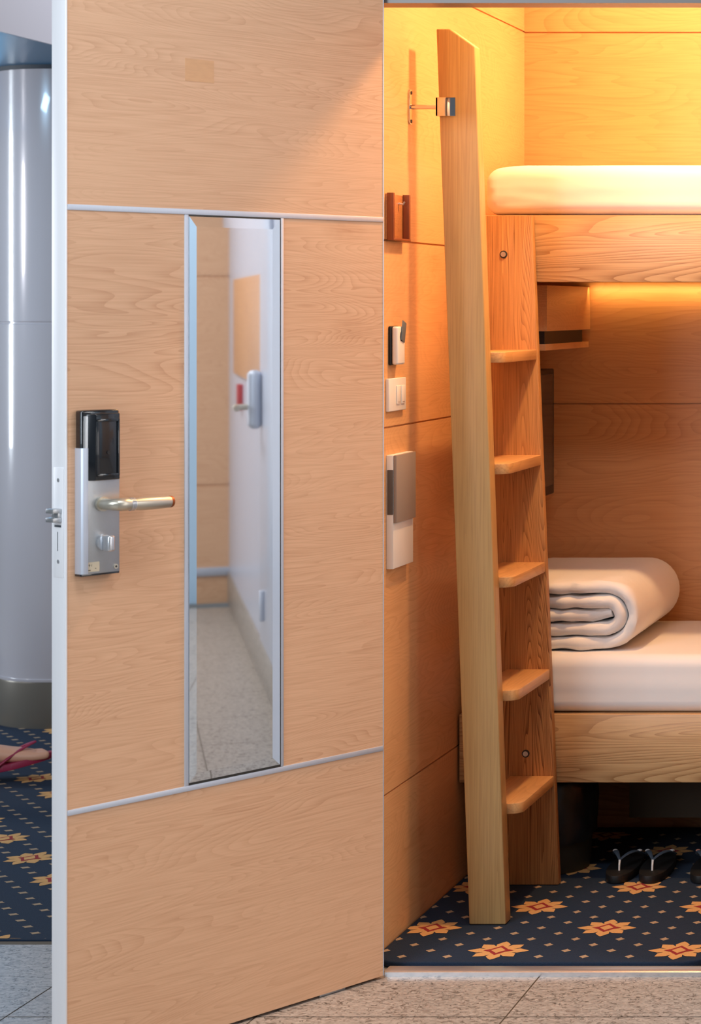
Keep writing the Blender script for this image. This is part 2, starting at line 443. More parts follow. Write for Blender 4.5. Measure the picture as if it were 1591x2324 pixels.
# ------------------------------------------------------------------ the open door (local: x hinge -> latch, y towards the viewer's side, z up)
DW = .706
DA = math.radians(-122.783)
door = thing('door_1', 'open beech laminate cabin door with mirror strip and metal trims', 'door', (-1.4963, 4.5872, 0), kind='structure', local=True)
door.rotation_euler = (0, 0, DA)
DT = .041
b = B(); box(b, 0, DW-.0035, -DT, 0, .006, 2.30)
obj('panel', b, 'door_wood', door)
b = B(); box(b, DW-.0035, DW, -DT-.001, .001, .006, 2.30, .0006)
edge = obj('edge_strip', b, 'alu_edge', door)
b = B(); box(b, -.002, 0, -DT-.001, .001, .006, 2.30, .0005); obj('edge_strip', b, 'alu', door)
# aluminium strips let into the face
def strip(x0, x1, z0, z1):
    bm = B(); box(bm, x0, x1, -.002, .0022, z0, z1, .0009); obj('trim_strip', bm, 'alu', door)
strip(0, DW-.004, 1.575, 1.5855)
strip(0, DW-.004, .4748, .4852)
strip(.4557, .4640, .4852, 1.575)
strip(.2433, .2500, .4852, 1.575)
# bevelled mirror
def mirror_mesh():
    bm = B(); o = [(.2535, .4905), (.4555, .4905), (.4555, 1.5715), (.2535, 1.5715)]
    i = [(.2712, .507), (.4405, .507), (.4405, 1.552), (.2712, 1.552)]
    back = [bm.verts.new((x, .0005, z)) for x, z in o]
    lo = [bm.verts.new((x, .0036, z)) for x, z in o]; hi = [bm.verts.new((x, .0045, z)) for x, z in i]
    bm.faces.new(hi); bm.faces.new(back)
    for k in range(4):
        n = (k+1) % 4
        bm.faces.new((lo[k], lo[n], hi[n], hi[k])); bm.faces.new((back[k], back[n], lo[n], lo[k]))
    bmesh.ops.recalc_face_normals(bm, faces=bm.faces[:]); return bm
o = obj('mirror', mirror_mesh(), 'mirror', door, ang=.02); o['label'] = 'tall narrow bevelled mirror set in the open door'
b = B()
box(b, .2502, .2535, .0002, .0015, .4854, 1.5748); box(b, .4555, .4556, .0002, .0015, .4854, 1.5748)
box(b, .2502, .4556, .0002, .0015, .4854, .4903); box(b, .2502, .4556, .0002, .0015, 1.5717, 1.5748)
obj('mirror_gasket', b, 'ink', door)
# faint patch on the top panel
b = B(); box(b, .400, .462, 0, .0004, 1.830, 1.873)
obj('veneer_patch', b, 'patch', door)
# small metal door stop under the door
b = B(); box(b, .09, .1540, -.02, -.004, 0, .0125, .002); obj('drop_seal', b, 'steel', door)

# lock set on the door face
b = B(); prism(b, [(.6125, .0), (.6855, .0), (.6855, .017), (.6825, .0205), (.6775, .0215), (.6125, .0215)], 'Z', .912, 1.2, .0008)
lock = obj('lock_set', b, 'steel', door); lock['label'] = 'steel electronic lock plate with black reader and lever'
b = B(); prism(b, [(.6755, .0), (.6875, .0), (.6875, .019), (.6845, .0225), (.6755, .0232)], 'Z', .9125, 1.142, .0006)
obj('side_rail', b, 'alu', lock)
b = B(); box(b, .6120, .6878, 0, .0205, .9085, .913, .001); obj('bottom_edge', b, 'black_gloss', lock)
# black reader housing with a framed window
b = B()
box(b, .6115, .6872, 0, .020, 1.0735, 1.2105, .004, 3)
prism(b, [(.6130, .019), (.6780, .019), (.6660, .031), (.6180, .031)], 'Z', 1.082, 1.204, .002, 3)
for x0, x1, z0, z1 in ((.6195, .6645, 1.189, 1.194), (.6195, .6645, 1.089, 1.094), (.6595, .6645, 1.089, 1.194), (.6195, .6235, 1.089, 1.194)):
    box(b, x0, x1, .030, .0335, z0, z1, .001)
rd = obj('card_reader', b, 'black_gloss', lock)
b = B(); tube(b, [(.6405, .0305, 1.1325), (.6405, .0325, 1.1325)], .0036); obj('indicator', b, 'black', rd)
# lever handle: neck, ribbed ring, curved grip, copper end
b = B(); tube(b, [(.6480, .0215, 1.0385), (.6480, .027, 1.0385)], .0135, 28); obj('rose', b, 'nickel', lock)
b = B()
tube(b, [(.6480, .026, 1.0385), (.6480, .048, 1.0385), (.6450, .057, 1.0385), (.6370, .062, 1.0382)], [.0102, .0102, .0108, .0112], 20)
tube(b, [(.6440, .060, 1.0384), (.6370, .062, 1.0382), (.6260, .062, 1.0378), (.6180, .0615, 1.0374)], [.0100, .0118, .0118, .0108], 20)
tube(b, [(.6120, .0612, 1.0371), (.595, .0608, 1.0366), (.570, .0595, 1.0362), (.545, .057, 1.0358), (.5350, .0555, 1.0356)], [.0108, .0122, .0122, .0116, .0112], 20, up=(0, 0, 1))
lv = obj('lever_handle', b, 'nickel', lock)
b = B()
for x in (.6180, .6150, .6120):
    tube(b, [(x+.0012, .0614, 1.0373), (x-.0012, .0614, 1.0373)], .0121, 20)
obj('ring', b, 'steel_bright', lv)
b = B(); tube(b, [(.5352, .0556, 1.0356), (.5325, .0552, 1.0356), (.5290, .0548, 1.0355), (.5280, .0547, 1.0355)], [.0113, .0114, .0106, .008], 20)
o = obj('end_cap', b, 'copper_end', lv); o['label'] = 'worn copper brown lever end'
# thumb turn
b = B(); tube(b, [(.6440, .0215, .9670), (.6440, .027, .9670)], .0150, 28); tb = obj('thumb_turn', b, 'steel_bright', lock)
b = B(); box(b, .6370, .6515, .027, .048, .9520, .9815, .0045, 4, smooth=True); obj('turn_knob', b, 'steel_bright', tb)
b = B(); box(b, .6530, .6765, .0215, .0219, .9160, .9335)
box(b, .671, .6745, .0219, .0221, .928, .9288, mi=1); box(b, .6722, .673, .0219, .0221, .9255, .9305, mi=1); box(b, .668, .6685, .0219, .0221, .926, .930, mi=1)
box(b, .6705, .675, .0219, .0221, .9185, .9197, mi=1); box(b, .659, .662, .0219, .0221, .9215, .9222, mi=1)
obj('sticker', b, ['sticker', 'ink'], lock)
b = B(); tube(b, [(.6200, .0214, .9215), (.6200, .0228, .9215)], .0042, 20)
tube(b, [(.6200, .0228, .9215), (.6200, .0230, .9215)], .0022, 10, mi=1); obj('screw', b, ['nickel', 'ink'], lock)

# latch plate and bolt on the aluminium edge
ex = DW
b = B(); box(b, ex, ex+.0016, -.0345, -.0045, .907, 1.107, .0008)
fp = obj('latch_plate', b, 'alu_edge', edge)
for z in (1.084, .936):
    b = B(); tube(b, [(ex+.0015, -.019, z), (ex+.0021, -.019, z)], .0038, 18); obj('screw', b, 'steel_bright', fp)
b = B()
box(b, ex+.0012, ex+.0195, -.030, -.0075, 1.0245, 1.0325, .001)
box(b, ex+.0012, ex+.0195, -.030, -.0075, 1.0085, 1.0165, .001)
box(b, ex+.0012, ex+.009, -.0285, -.009, 1.016, 1.025, .001)
obj('latch_bolt', b, 'steel', fp)
b = B(); box(b, ex+.0014, ex+.0024, -.030, -.010, .9985, 1.0025, .0003); obj('slot', b, 'seam', fp)
b = B(); box(b, ex+.0014, ex+.0021, -.0215, -.0200, .955, .990); obj('slot', b, 'seam', fp)

# ------------------------------------------------------------------ ladder
lad = thing('ladder', 'ash bunk ladder of two leaning boards with five steps', 'ladder', (-1.37, 5.1, .015))
fL = lambda z: -1.415-(z-.015)*.0369      # front board, left and right edge
fR = lambda z: -1.333-(z-.015)*.0354
bL = lambda z: -1.416-(z-.015)*.0375
bR = lambda z: -1.298-(z-.015)*.0403
F0, F1, B0, B1 = 4.930, 4.973, 5.269, 5.293
zt = 2.021
b = B(); prism(b, [(fL(.016), .016), (fR(.016), .016), (fR(1.981), 1.981), (-1.459, zt), (fL(zt), zt)], 'Y', F0, F1, .003, 3)
fb = obj('front_board', b, 'ash_front', lad)
b = B(); prism(b, [(bL(.016), .016), (bR(.016), .016), (bR(1.617), 1.617), (bL(1.617), 1.617)], 'Y', B0, B1, .002, 2)
bb = obj('back_board', b, 'ash_z', lad)
for z in (1.296, 1.044, .788, .532, .277):
    xl, xr = bL(z)+.012, bR(z)-.001
    r = .030
    arc = [(xr-r+r*math.sin(k*PI/12)*1.0, F1+.002+r*.9-r*.9*math.cos(k*PI/12)) for k in range(0, 7)]
    b = B(); prism(b, [(xl, F1)]+arc+[(xr, B0), (xl, B0)], 'Z', z-.024, z, .002, 2)
    obj('step', b, 'ash_step', lad)
for (x, z) in ((-1.430, 1.524), (-1.377, .330)):
    b = B(); tube(b, [(x, B0+.001, z), (x, B0-.0012, z)], .0092, 24, mi=1); tube(b, [(x, B0, z), (x, B0-.004, z)], .0062, 20)
    obj('bolt', b, ['steel_bright', 'ink'], bb)
# wall bracket at the top
b = B()
pp = [(4.934+.006*math.cos(a), 1.846+.040*math.sin(a)) for a in [k*PI/16 for k in range(32)]]
prism(b, [(4.934+.011*math.cos(k*PI/16), 1.846+(.028 if math.sin(k*PI/16) > 0 else -.028)*(1 if abs(math.sin(k*PI/16)) > .01 else 0)+.011*math.sin(k*PI/16)) for k in range(32)], 'X', WX+.0003, WX+.004, .0008)
br = obj('wall_bracket', b, 'chrome', lad); br['label'] = 'chrome bracket tying the ladder top to the wall'
b = B(); tube(b, [(WX+.004, 4.934, 1.846), (-1.484, 4.934, 1.846)], .0052, 20); tube(b, [(-1.488, 4.934, 1.846), (-1.482, 4.934, 1.846)], .0095, 20); obj('rod', b, 'chrome', br)
b = B(); box(b, -1.4885, -1.4445, F0-.006, F0-.001, 1.825, 1.867, .001); box(b, -1.4885, -1.4835, F0-.006, F1-.01, 1.825, 1.867, .001); obj('clamp', b, 'chrome', br)
for z in (1.878, 1.814):
    b = B(); tube(b, [(WX+.003, 4.934, z), (WX+.0055, 4.934, z)], .004, 14); obj('screw', b, 'ink', br)

# ------------------------------------------------------------------ bunks
RY = 5.295
def bunk(name, label, z0, z1):
    t = thing(name, label, 'bunk bed', (-.5, RY, z0))
    b = B(); box(b, WX+.006, RX-.002, RY, RY+.03, z0, z1, .002); obj('rail', b, 'ash_x', t)
    b = B(); box(b, WX+.006, RX-.002, RY+.031, BY-.002, z1-.03, z1, .001); obj('bed_base', b, 'wall_wood_x', t)
    return t
lo = bunk('lower_bunk', 'lower bunk with a figured ash rail above the dark floor space', .255, .419)
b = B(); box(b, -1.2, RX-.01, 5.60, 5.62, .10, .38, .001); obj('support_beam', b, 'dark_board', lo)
up = bunk('upper_bunk', 'upper bunk with a straight ash rail under the high mattress', 1.458, 1.619)

def mattress(x0, x1, y0, y1, z0, z1, bev, seed, tuck=False):
    bm = B(); t = bmesh.new(); bmesh.ops.create_cube(t, size=1)
    for v in t.verts: v.co = Vector((x0+(v.co.x+.5)*(x1-x0), y0+(v.co.y+.5)*(y1-y0), z0+(v.co.z+.5)*(z1-z0)))
    bmesh.ops.bevel(t, geom=t.edges[:], offset=bev, segments=6, profile=.5, affect='EDGES')
    bmesh.ops.triangulate(t, faces=[f for f in t.faces if len(f.verts) > 4])
    merge(bm, t, 0, True)
    lng = [e for e in bm.edges if abs(e.verts[0].co.x-e.verts[1].co.x) > .5]
    bmesh.ops.subdivide_edges(bm, edges=lng, cuts=60, use_grid_fill=True)
    tall = [e for e in bm.edges if abs(e.verts[0].co.z-e.verts[1].co.z) > .03]
    bmesh.ops.subdivide_edges(bm, edges=tall, cuts=6, use_grid_fill=True)
    for v in bm.verts:
        p = v.co
        fz = min(1, max(0, (p.z-z0)/.02))
        w = noise.noise(Vector((p.x*1.3+seed, p.z*26, p.y*2)))*.0042 + noise.noise(Vector((p.x*3+seed, p.z*9+4, 0)))*.0025
        if p.y < y0+.06: v.co.y += w*fz
        if tuck and p.x < x0+.35 and p.y < y0+.08:          # gathered corner of the sheet
            k = 1-(p.x-x0)/.35
            v.co.y += .006*k*noise.noise(Vector((p.x*22+p.z*30, p.z*38-p.x*16, seed)))*fz
            v.co.z -= .022*max(0, 1-(p.x-x0)/.10)**2*max(0, (p.z-z0)/(z1-z0)-.4)
        if p.z > z1-.01: v.co.z += .002*noise.noise(Vector((p.x*4, p.y*5, seed)))
    return bm
tag(obj('mattress', mattress(-1.488, RX-.03, RY+.010, BY-.006, 1.6195, 1.741, .034, 3, True), 'linen', origin=(-.5, 5.6, 1.62)), 'white sheeted mattress on the upper bunk', 'mattress')
tag(obj('mattress', mattress(-1.535, RX-.03, RY+.010, BY-.006, .4195, .560, .030, 9), 'linen', origin=(-.5, 5.6, .42)), 'white sheeted mattress on the lower bunk under the rolled duvet', 'mattress')

def rolled_duvet():
    """one thick band wound into a flat roll, puffy at its open end"""
    bm = B(); cx, cz = -1.332, .5600+.0875
    half = .126; pitch = .0338; turns = 2.42; hh = .0168
    path = []
    r0 = .0085
    n = 320
    # walk the flattened spiral: angle for the ends, straight runs between
    tot = turns*2*PI
    th = PI*.0
    segs = []
    def push(x, z): path.append((x, z))
    for i in range(22): push(half+.014-(2*half+.014)*i/22, -r0*(1-.8*max(0, 1-i/4)))
    k = 0; a = -PI/2
    while k < 4:
        # half turns alternate: left end going up, right end going down
        sx = -1 if k % 2 == 0 else 1
        for i in range(18):
            ang = a-i*PI/18
            r = r0+pitch*(k+i/18)/2
            push(sx*half+r*math.cos(ang), r*math.sin(ang))
        a -= PI; k += 1
        r = r0+pitch*k/2
        for i in range(0, 22):
            q = i/22
            push(sx*half*(1-2*q), math.sin(a)*r)
    # settle the last run onto the bed
    P2 = [Vector((cx+x, 0, cz+z)) for x, z in path]
    y0, y1 = RY+.055, BY-.06
    prof = [(1, 1.0), (.30, 1.0), (.10, 1.0), (.05, .96), (.022, .84), (.008, .6), (.001, .28), (0, 0), (.001, -.28), (.008, -.6), (.022, -.84), (.05, -.96), (.10, -1), (.30, -1), (1, -1.0)]
    rings = []; s = 0
    for i, p in enumerate(P2):
        d = (P2[min(i+1, len(P2)-1)]-P2[max(i-1, 0)]).normalized()
        nrm = Vector((d.z, 0, -d.x))
        if i: s += (p-P2[i-1]).length
        j = noise.noise(Vector((s*11, 1.3, 0)))*.014+noise.noise(Vector((s*33, 7.3, 0)))*.008
        jh = 1+.10*noise.noise(Vector((s*14, 3.1, 0)))
        e = min(1, .72+min(i, len(P2)-1-i)/12)
        ring = []
        for f, o in prof:
            y = y0+f*(y1-y0)+(1-min(1, f*8))*j
            bump = .0048*noise.noise(Vector((s*24, f*18, 0 if o > 0 else 5)))*(1 if .003 < f < .28 else 0)
            q = p+nrm*(o*hh*e*jh+bump); q.y = y
            ring.append(bm.verts.new(q))
        rings.append(ring)
    m = len(prof)
    for a_, b_ in zip(rings, rings[1:]):
        for k in range(m):
            bm.faces.new((a_[k], a_[(k+1) % m], b_[(k+1) % m], b_[k]))
    bm.faces.new(rings[0]); bm.faces.new(rings[-1])
    bmesh.ops.recalc_face_normals(bm, faces=bm.faces[:])
    for f in bm.faces: f.smooth = True
    lowest = min(v.co.z for v in bm.verts)
    bmesh.ops.translate(bm, verts=bm.verts[:], vec=(0, 0, .5605-lowest))
    return bm
o = tag(obj('rolled_duvet', rolled_duvet(), 'duvet', origin=(-1.33, 5.6, .56)), 'white rolled duvet lying on the lower mattress', 'duvet')

# shelf box and television at the foot of the lower bunk, both on the left wall
sb = thing('wall_shelf', 'small wooden wall box with an open slot under the upper bunk', 'shelf', (WX, 5.6, 1.28))
b = B(); box(b, WX+.001, -1.372, 5.45, BY-.004, 1.338, 1.452, .001); obj('box_body', b, 'wall_wood_y', sb)
b = B(); box(b, WX+.001, -1.376, 5.45, BY-.004, 1.290, 1.306, .001); obj('ledge', b, 'wall_wood_y', sb)
b = B(); box(b, WX+.001, -1.378, 5.45, 5.845, 1.306, 1.338); obj('slot', b, 'black', sb)
tv = thing('television', 'flat black television on the wall behind the ladder', 'television', (WX, 5.55, .91))
b = B(); box(b, WX, -1.449, 5.33, 5.832, .905, 1.235, .003); obj('screen_case', b, 'screen_frame', tv)
b = B(); box(b, -1.449, -1.4475, 5.345, 5.812, .93, 1.222); obj('screen', b, 'screen', tv)

# ------------------------------------------------------------------ fittings on the left wall
h = thing('wall_holder', 'small open wooden holder hung on the wall above the card switch', 'holder', (WX, 4.83, 1.543))
b = B(); box(b, WX, WX+.004, 4.766, 4.890, 1.545, 1.644, .0005); obj('back_panel', b, 'holder_back', h)
for y0, y1 in ((4.766, 4.776), (4.873, 4.883)):
    b = B(); box(b, WX+.004, WX+.0185, y0, y1, 1.543, 1.646, .0008); obj('side_rail', b, 'holder_wood', h)
b = B(); box(b, WX+.003, WX+.019, 4.768, 4.884, 1.543, 1.548, .0008); obj('bottom_ledge', b, 'holder_wood', h)
b = B(); tube(b, [(WX+.004, 4.846, 1.626), (WX+.014, 4.846, 1.624), (WX+.017, 4.846, 1.630)], .0022, 10); obj('hook', b, 'steel_bright', h)

k = thing('key_card_switch', 'white key card switch with black back on the wooden wall', 'switch', (WX, 4.81, 1.27))
b = B(); box(b, WX, WX+.007, 4.786, 4.842, 1.2715, 1.357, .006, 4); obj('back_plate', b, 'black', k)
b = B(); box(b, WX+.007, WX+.021, 4.788, 4.838, 1.2725, 1.356, .005, 4, smooth=True); kb = obj('front_case', b, 'white_plastic', k)
b = B(); tube(b, [(WX+.0205, 4.812, 1.3345), (WX+.0216, 4.812, 1.3345)], .011, 24); obj('card_slot', b, 'dark_grey_plastic', kb)
b = B(); box(b, WX+.022, WX+.0235, -.014, .012, -.022, .022, .0004)
bmesh.ops.rotate(b, verts=b.verts[:], cent=(WX, 0, 0), matrix=Matrix.Rotation(math.radians(-17), 3, 'X'))
bmesh.ops.translate(b, verts=b.verts[:], vec=(0, 4.822, 1.3445))
tag(obj('key_card', b, 'card', origin=(WX, 4.822, 1.34)), 'blue grey key card tucked slanting into the white wall switch', 'card')

l = thing('light_switch', 'white square light switch with two rockers under the card switch', 'switch', (WX, 4.83, 1.17))
b = B(); box(b, WX, WX+.008, 4.769, 4.886, 1.171, 1.243, .002, 3); lp = obj('switch_plate', b, 'white_plastic', l)
for y in (4.816, 4.848):
    b = B(); box(b, WX+.008, WX+.0105, y, y+.026, 1.186, 1.226, .0012); obj('rocker', b, 'white_plastic', l)
    b = B(); box(b, WX+.0104, WX+.0108, y+.006, y+.020, 1.1895, 1.1908); obj('rocker_mark', b, 'grey_plastic', l)

t = thing('intercom_phone', 'white wall intercom with a grey cover over its upper half', 'intercom', (WX, 4.84, .83))
b = B(); box(b, WX, WX+.0155, 4.773, 4.912, .830, 1.077, .0015); obj('case', b, 'white_plastic', t)
b = B(); box(b, WX+.0155, WX+.0225, 4.7735, 4.908, .930, 1.0765, .0012); obj('cover', b, 'grey_plastic', t)
b = B(); box(b, WX+.0025, WX+.0155, 4.7715, 4.7735, .948, 1.045, .001); obj('side_grip', b, 'dark_grey_plastic', t)

# ------------------------------------------------------------------ under the bed
w = thing('waste_bin', 'dark waste bin with a black bag under the bed beside the ladder', 'bin', (-1.36, 5.45, .016))
b = B(); lathe(b, [(.0, .0165), (.092, .0165), (.095, .03), (.108, .235), (.102, .235), (.09, .03), (0, .028)], -1.36, 5.447); obj('bin_body', b, 'bin', w)
b = B()
prof = [(.0955, .100), (.108, .096), (.1125, .14), (.113, .19), (.112, .225), (.106, .240), (.098, .236), (.094, .20)]
lathe(b, prof, -1.36, 5.447, 64)
for v in b.verts:
    a = math.atan2(v.co.y-5.447, v.co.x+1.36)
    v.co.x += .003*math.sin(9*a+v.co.z*60)*math.cos(a); v.co.z += .008*math.sin(3*a+1)*(1 if v.co.z < .15 else 0)
obj('bin_bag', b, 'bag', w)

def flip_flop(cx, side, label, tip, rz=0):
    """toe towards the camera (-y)"""
    t = thing('flip_flop', label, 'slipper', (cx, 5.40, .0155), group='flip flops under the lower bunk')
    out = []
    for k in range(40):
        a = k*2*PI/40
        y = -.125*math.cos(a); x = .037*math.sin(a)*(1.0+.10*math.cos(a))*(.86 if y > .0 and False else 1)
        x = math.copysign(abs(x)**.82*.037**.18, x)
        out.append((cx+x, 5.40+y))
    b = B(); prism(b, out, 'Z', .0160, .036, .003, 2); obj('sole', b, 'rubber', t)
    px = cx+side*.012
    post = (px, 5.325, .036); top = (px, 5.332, .060)
    b = B(); tube(b, [post, (px, 5.327, .050), top], [.0022, .0024, .003], 10); obj('toe_post', b, 'strap_tip', t)
    for sx in (-1, 1):
        end = Vector((cx+sx*.033, 5.435, .050))
        mid = Vector(top).lerp(end, .5)+Vector((sx*.006, 0, .024))
        pts = []
        for i in range(11):
            q = i/10
            pts.append(Vector(top)*(1-q)**2+mid*2*q*(1-q)+end*q*q)
        b = B(); tube(b, pts, [.003+.004*min(1, i/5) for i in range(11)], 10, flat=.45); s_ = obj('strap', b, 'strap', t)
        b = B(); e2 = pts[8]; tube(b, [e2+Vector((0, -.005, .003)), e2+Vector((sx*.002, .006, .002))], [.0055, .0062], 10, flat=.5); obj('strap_end', b, tip, s_)
    return t
flip_flop(-1.166, .014, 'left black flip-flop of the pair standing under the lower bunk rail', 'strap_tip')
flip_flop(-1.086, -.002, 'right black flip-flop of the pair standing under the lower bunk rail', 'strap_tip')
flip_flop(-.962, .010, 'black flip-flop with a salmon strap end cut by the right picture edge', 'strap_tip_pink')

# ------------------------------------------------------------------ lounge beyond the door
CXc, CYc, CR = -3.49, 7.564, .276
c = thing('column', 'round pale grey column with a dark base band behind the open door', 'column', (CXc, CYc, .002))
b = B(); lathe(b, [(CR, .158), (CR, 1.340), (CR-.004, 1.343), (CR-.004, 1.347), (CR, 1.350), (CR, 2.195)], CXc, CYc, 96); obj('shaft', b, 'column', c)
b = B(); lathe(b, [(CR+.005, .002), (CR+.005, .150), (CR+.002, .157), (CR-.01, .158)], CXc, CYc, 96); obj('base_band', b, 'column_base', c)
b = B(); lathe(b, [(CR+.004, .156), (CR+.004, .164), (CR, .165)], CXc, CYc, 96); obj('ring', b, 'column', c)
b = B(); lathe(b, [(CR+.004, 2.186), (CR+.004, 2.2)], CXc, CYc, 96); obj('top_seam', b, 'seam', c)
b = B(); box(b, -7.0, -3.216, 5.2, 11.4, 2.2, 2.22)
struct(obj('ceiling_lounge', b, 'soffit', origin=(-3.2, 6, 2.2)), 'blue soffit over the lounge', 'ceiling')
b = B(); box(b, -3.216, -3.206, 5.2, 6.742, 2.2, 3.2); box(b, -3.216, -3.206, 6.746, 11.4, 2.2, 3.2)
struct(obj('wall_bulkhead', b, 'bulkhead', origin=(-3.2, 6, 2.2)), 'white bulkhead above the column at the top left', 'wall')
b = B(); box(b, -7.0, -1.6, 11.4, 11.5, 0, 3.2)
struct(obj('wall_lounge', b, 'dark_wall', origin=(-4, 11.4, 0)))

# ------------------------------------------------------------------ person walking past the open door (one foot in view)
def skin_body(name, verts, edges, root, mat, parent=None, sub=2, smooth=True):
    me = bpy.data.meshes.new(name+'_cage')
    me.from_pydata([v[0] for v in verts], edges, [])
    ob = bpy.data.objects.new(name+'_cage', me); COL.objects.link(ob)
    md = ob.modifiers.new('skin', 'SKIN'); md.use_smooth_shade = True
    sl = me.skin_vertices[0].data if me.skin_vertices else None
    if sl is None:
        me.skin_vertices.new() if hasattr(me.skin_vertices, 'new') else None
        sl = me.skin_vertices[0].data
    for i, v in enumerate(verts):
        r = v[1]; sl[i].radius = r if isinstance(r, tuple) else (r, r)
        sl[i].use_root = (i == root)
    ss = ob.modifiers.new('sub', 'SUBSURF'); ss.levels = sub; ss.render_levels = sub
    dg = bpy.context.evaluated_depsgraph_get(); dg.update()
    m2 = bpy.data.meshes.new_from_object(ob.evaluated_get(dg))
    bpy.data.objects.remove(ob, do_unlink=True)
    bm = B(); bm.from_mesh(m2); bpy.data.meshes.remove(m2)
    for f in bm.faces: f.smooth = True
    return bm

def build_person():
    V, E = [], []
    def add(p, r, link=None):
        V.append((tuple(p), r)); i = len(V)-1
        if link is not None: E.append((link, i))
        return i
    hx, hy = -3.68, 6.38
    pel = add((hx, hy, .93), (.145, .115))
    wa = add((hx+.01, hy, 1.06), (.13, .10), pel)
    ch = add((hx+.02, hy, 1.25), (.155, .11), wa)
    sh = add((hx+.02, hy, 1.38), (.13, .085), ch)
    nk = add((hx+.03, hy, 1.46), .052, sh)
    jw = add((hx+.05, hy, 1.54), (.068, .075), nk)
    sk = add((hx+.045, hy, 1.63), (.082, .092), jw)
    add((hx+.04, hy, 1.69), (.062, .07), sk)
    add((hx+.145, hy, 1.575), .014, jw)                       # nose
    for sy in (-1, 1):
        add((hx+.035, hy+sy*.088, 1.585), (.016, .022), jw)   # ears
    def hand(i, w, d, sy):
        d = Vector(d).normalized(); side = Vector((1, 0, 0))
        pm = add(Vector(w)+d*.05, (.034, .018), i)
        kn = add(Vector(w)+d*.085, (.036, .015), pm)
        for f, (o, L) in enumerate(((-.027, .068), (-.009, .078), (.009, .072), (.026, .056))):
            a = add(Vector(w)+d*.10+side*o*1.1, .0095, kn)
            c1 = add(Vector(w)+d*(.10+L*.5)+side*o*1.15+Vector((0, -sy*.006, 0)), .009, a)
            add(Vector(w)+d*(.10+L)+side*o*1.1+Vector((0, -sy*.018, 0)), .0078, c1)
        t1 = add(Vector(w)+d*.04+side*.04, .012, pm)
        add(Vector(w)+d*.08+side*.062, .0095, t1)
    # arms: one swung forward, one back (both left of the picture)
    for sy, ax in ((-1, -.20), (1, .12)):
        s0 = add((hx+.02, hy+sy*.17, 1.38), .058, sh)
        el = add((hx+.0+ax*.35, hy+sy*.215, 1.10), .043, s0)
        wr = add((hx+ax, hy+sy*.21, .87), .029, el)
        hand(wr, (hx+ax, hy+sy*.21, .87), (ax*.5, 0, -1), sy)
    # front leg: heel striking, toes lifted a little
    h1 = add((hx+.04, hy+.085, .86), .098, pel)
    k1 = add((-3.515, 6.462, .49), .060, h1)
    ca = add((-3.455, 6.465, .36), .056, k1)
    a1 = add((-3.352, 6.472, .095), .038, ca)
    he = add((-3.368, 6.466, .050), .034, a1)
    ins = add((-3.275, 6.498, .082), (.037, .030), a1)
    ball = add((-3.195, 6.532, .068), (.043, .021), ins)
    for o, L in ((-.034, .052), (-.015, .050), (.001, .044), (.017, .036), (.032, .028)):
        # toes side by side across the foot, big toe nearest the body's middle
        p = Vector((-3.195, 6.532, .066))+Vector((.93, .37, .12))*.03+Vector((-.37, .93, 0))*o
        q = add(p, .0115 if o > -.03 else .014, ball)
        add(p+Vector((.93, .37, .06))*L*.8, .0095 if o > -.03 else .012, q)
    # rear leg pushing off
    h2 = add((hx-.03, hy-.085, .86), .098, pel)
    k2 = add((-3.84, 6.31, .49), .060, h2)
    c2 = add((-3.92, 6.31, .37), .056, k2)
    a2 = add((-4.06, 6.31, .13), .038, c2)
    add((-4.10, 6.308, .10), .033, a2)
    b2 = add((-3.985, 6.31, .060), (.042, .026), a2)
    add((-3.92, 6.31, .045), (.042, .016), b2)
    bm = skin_body('person', V, E, pel, 'skin')
    p = obj('person', bm, 'skin', origin=(-3.6, 6.4, .0))
    tag(p, 'person walking past in magenta flip-flops, only the foot in view', 'person')
    # clothes
    cv = [((hx, hy, .86), (.182, .150)), ((hx+.01, hy, 1.06), (.15, .12)), ((hx+.02, hy, 1.25), (.172, .127)), ((hx+.02, hy, 1.385), (.145, .098)),
          ((hx+.02, hy-.17, 1.385), .072), ((hx-.03, hy-.205, 1.22), .062), ((hx+.02, hy+.17, 1.385), .072), ((hx+.035, hy+.205, 1.22), .062)]
    obj('shirt', skin_body('shirt', cv, [(0, 1), (1, 2), (2, 3), (3, 4), (4, 5), (3, 6), (6, 7)], 0, 'shirt'), 'shirt', p)
    sv = [((hx, hy, .99), (.16, .13)), ((hx, hy, .90), (.165, .13)), ((hx+.04, hy+.088, .83), .115), ((-3.545, 6.464, .58), .088), ((hx-.03, hy-.088, .83), .115), ((-3.80, 6.312, .58), .088)]
    obj('shorts', skin_body('shorts', sv, [(0, 1), (1, 2), (2, 3), (1, 4), (4, 5)], 0, 'shorts'), 'shorts', p)
    hb = B(); bmesh.ops.create_icosphere(hb, subdivisions=4, radius=1)
    for v in hb.verts:
        v.co = Vector((hx+.030+v.co.x*.104, hy+v.co.y*.100, 1.632+v.co.z*.118))
        v.co += .004*noise.noise_vector(v.co*60)
    cut = [v for v in hb.verts if v.co.z < 1.545 or (v.co.x > hx+.055 and v.co.z < 1.665)]
    bmesh.ops.delete(hb, geom=cut, context='VERTS')
    bmesh.ops.solidify(hb, geom=hb.faces[:], thickness=.008)
    obj('hair', hb, 'hair', p)
    for sy in (-1, 1):
        b = B(); tube(b, [(hx+.112, hy+sy*.03, 1.60), (hx+.122, hy+sy*.03, 1.60)], [.010, .006], 12); obj('eye', b, 'eye', p)
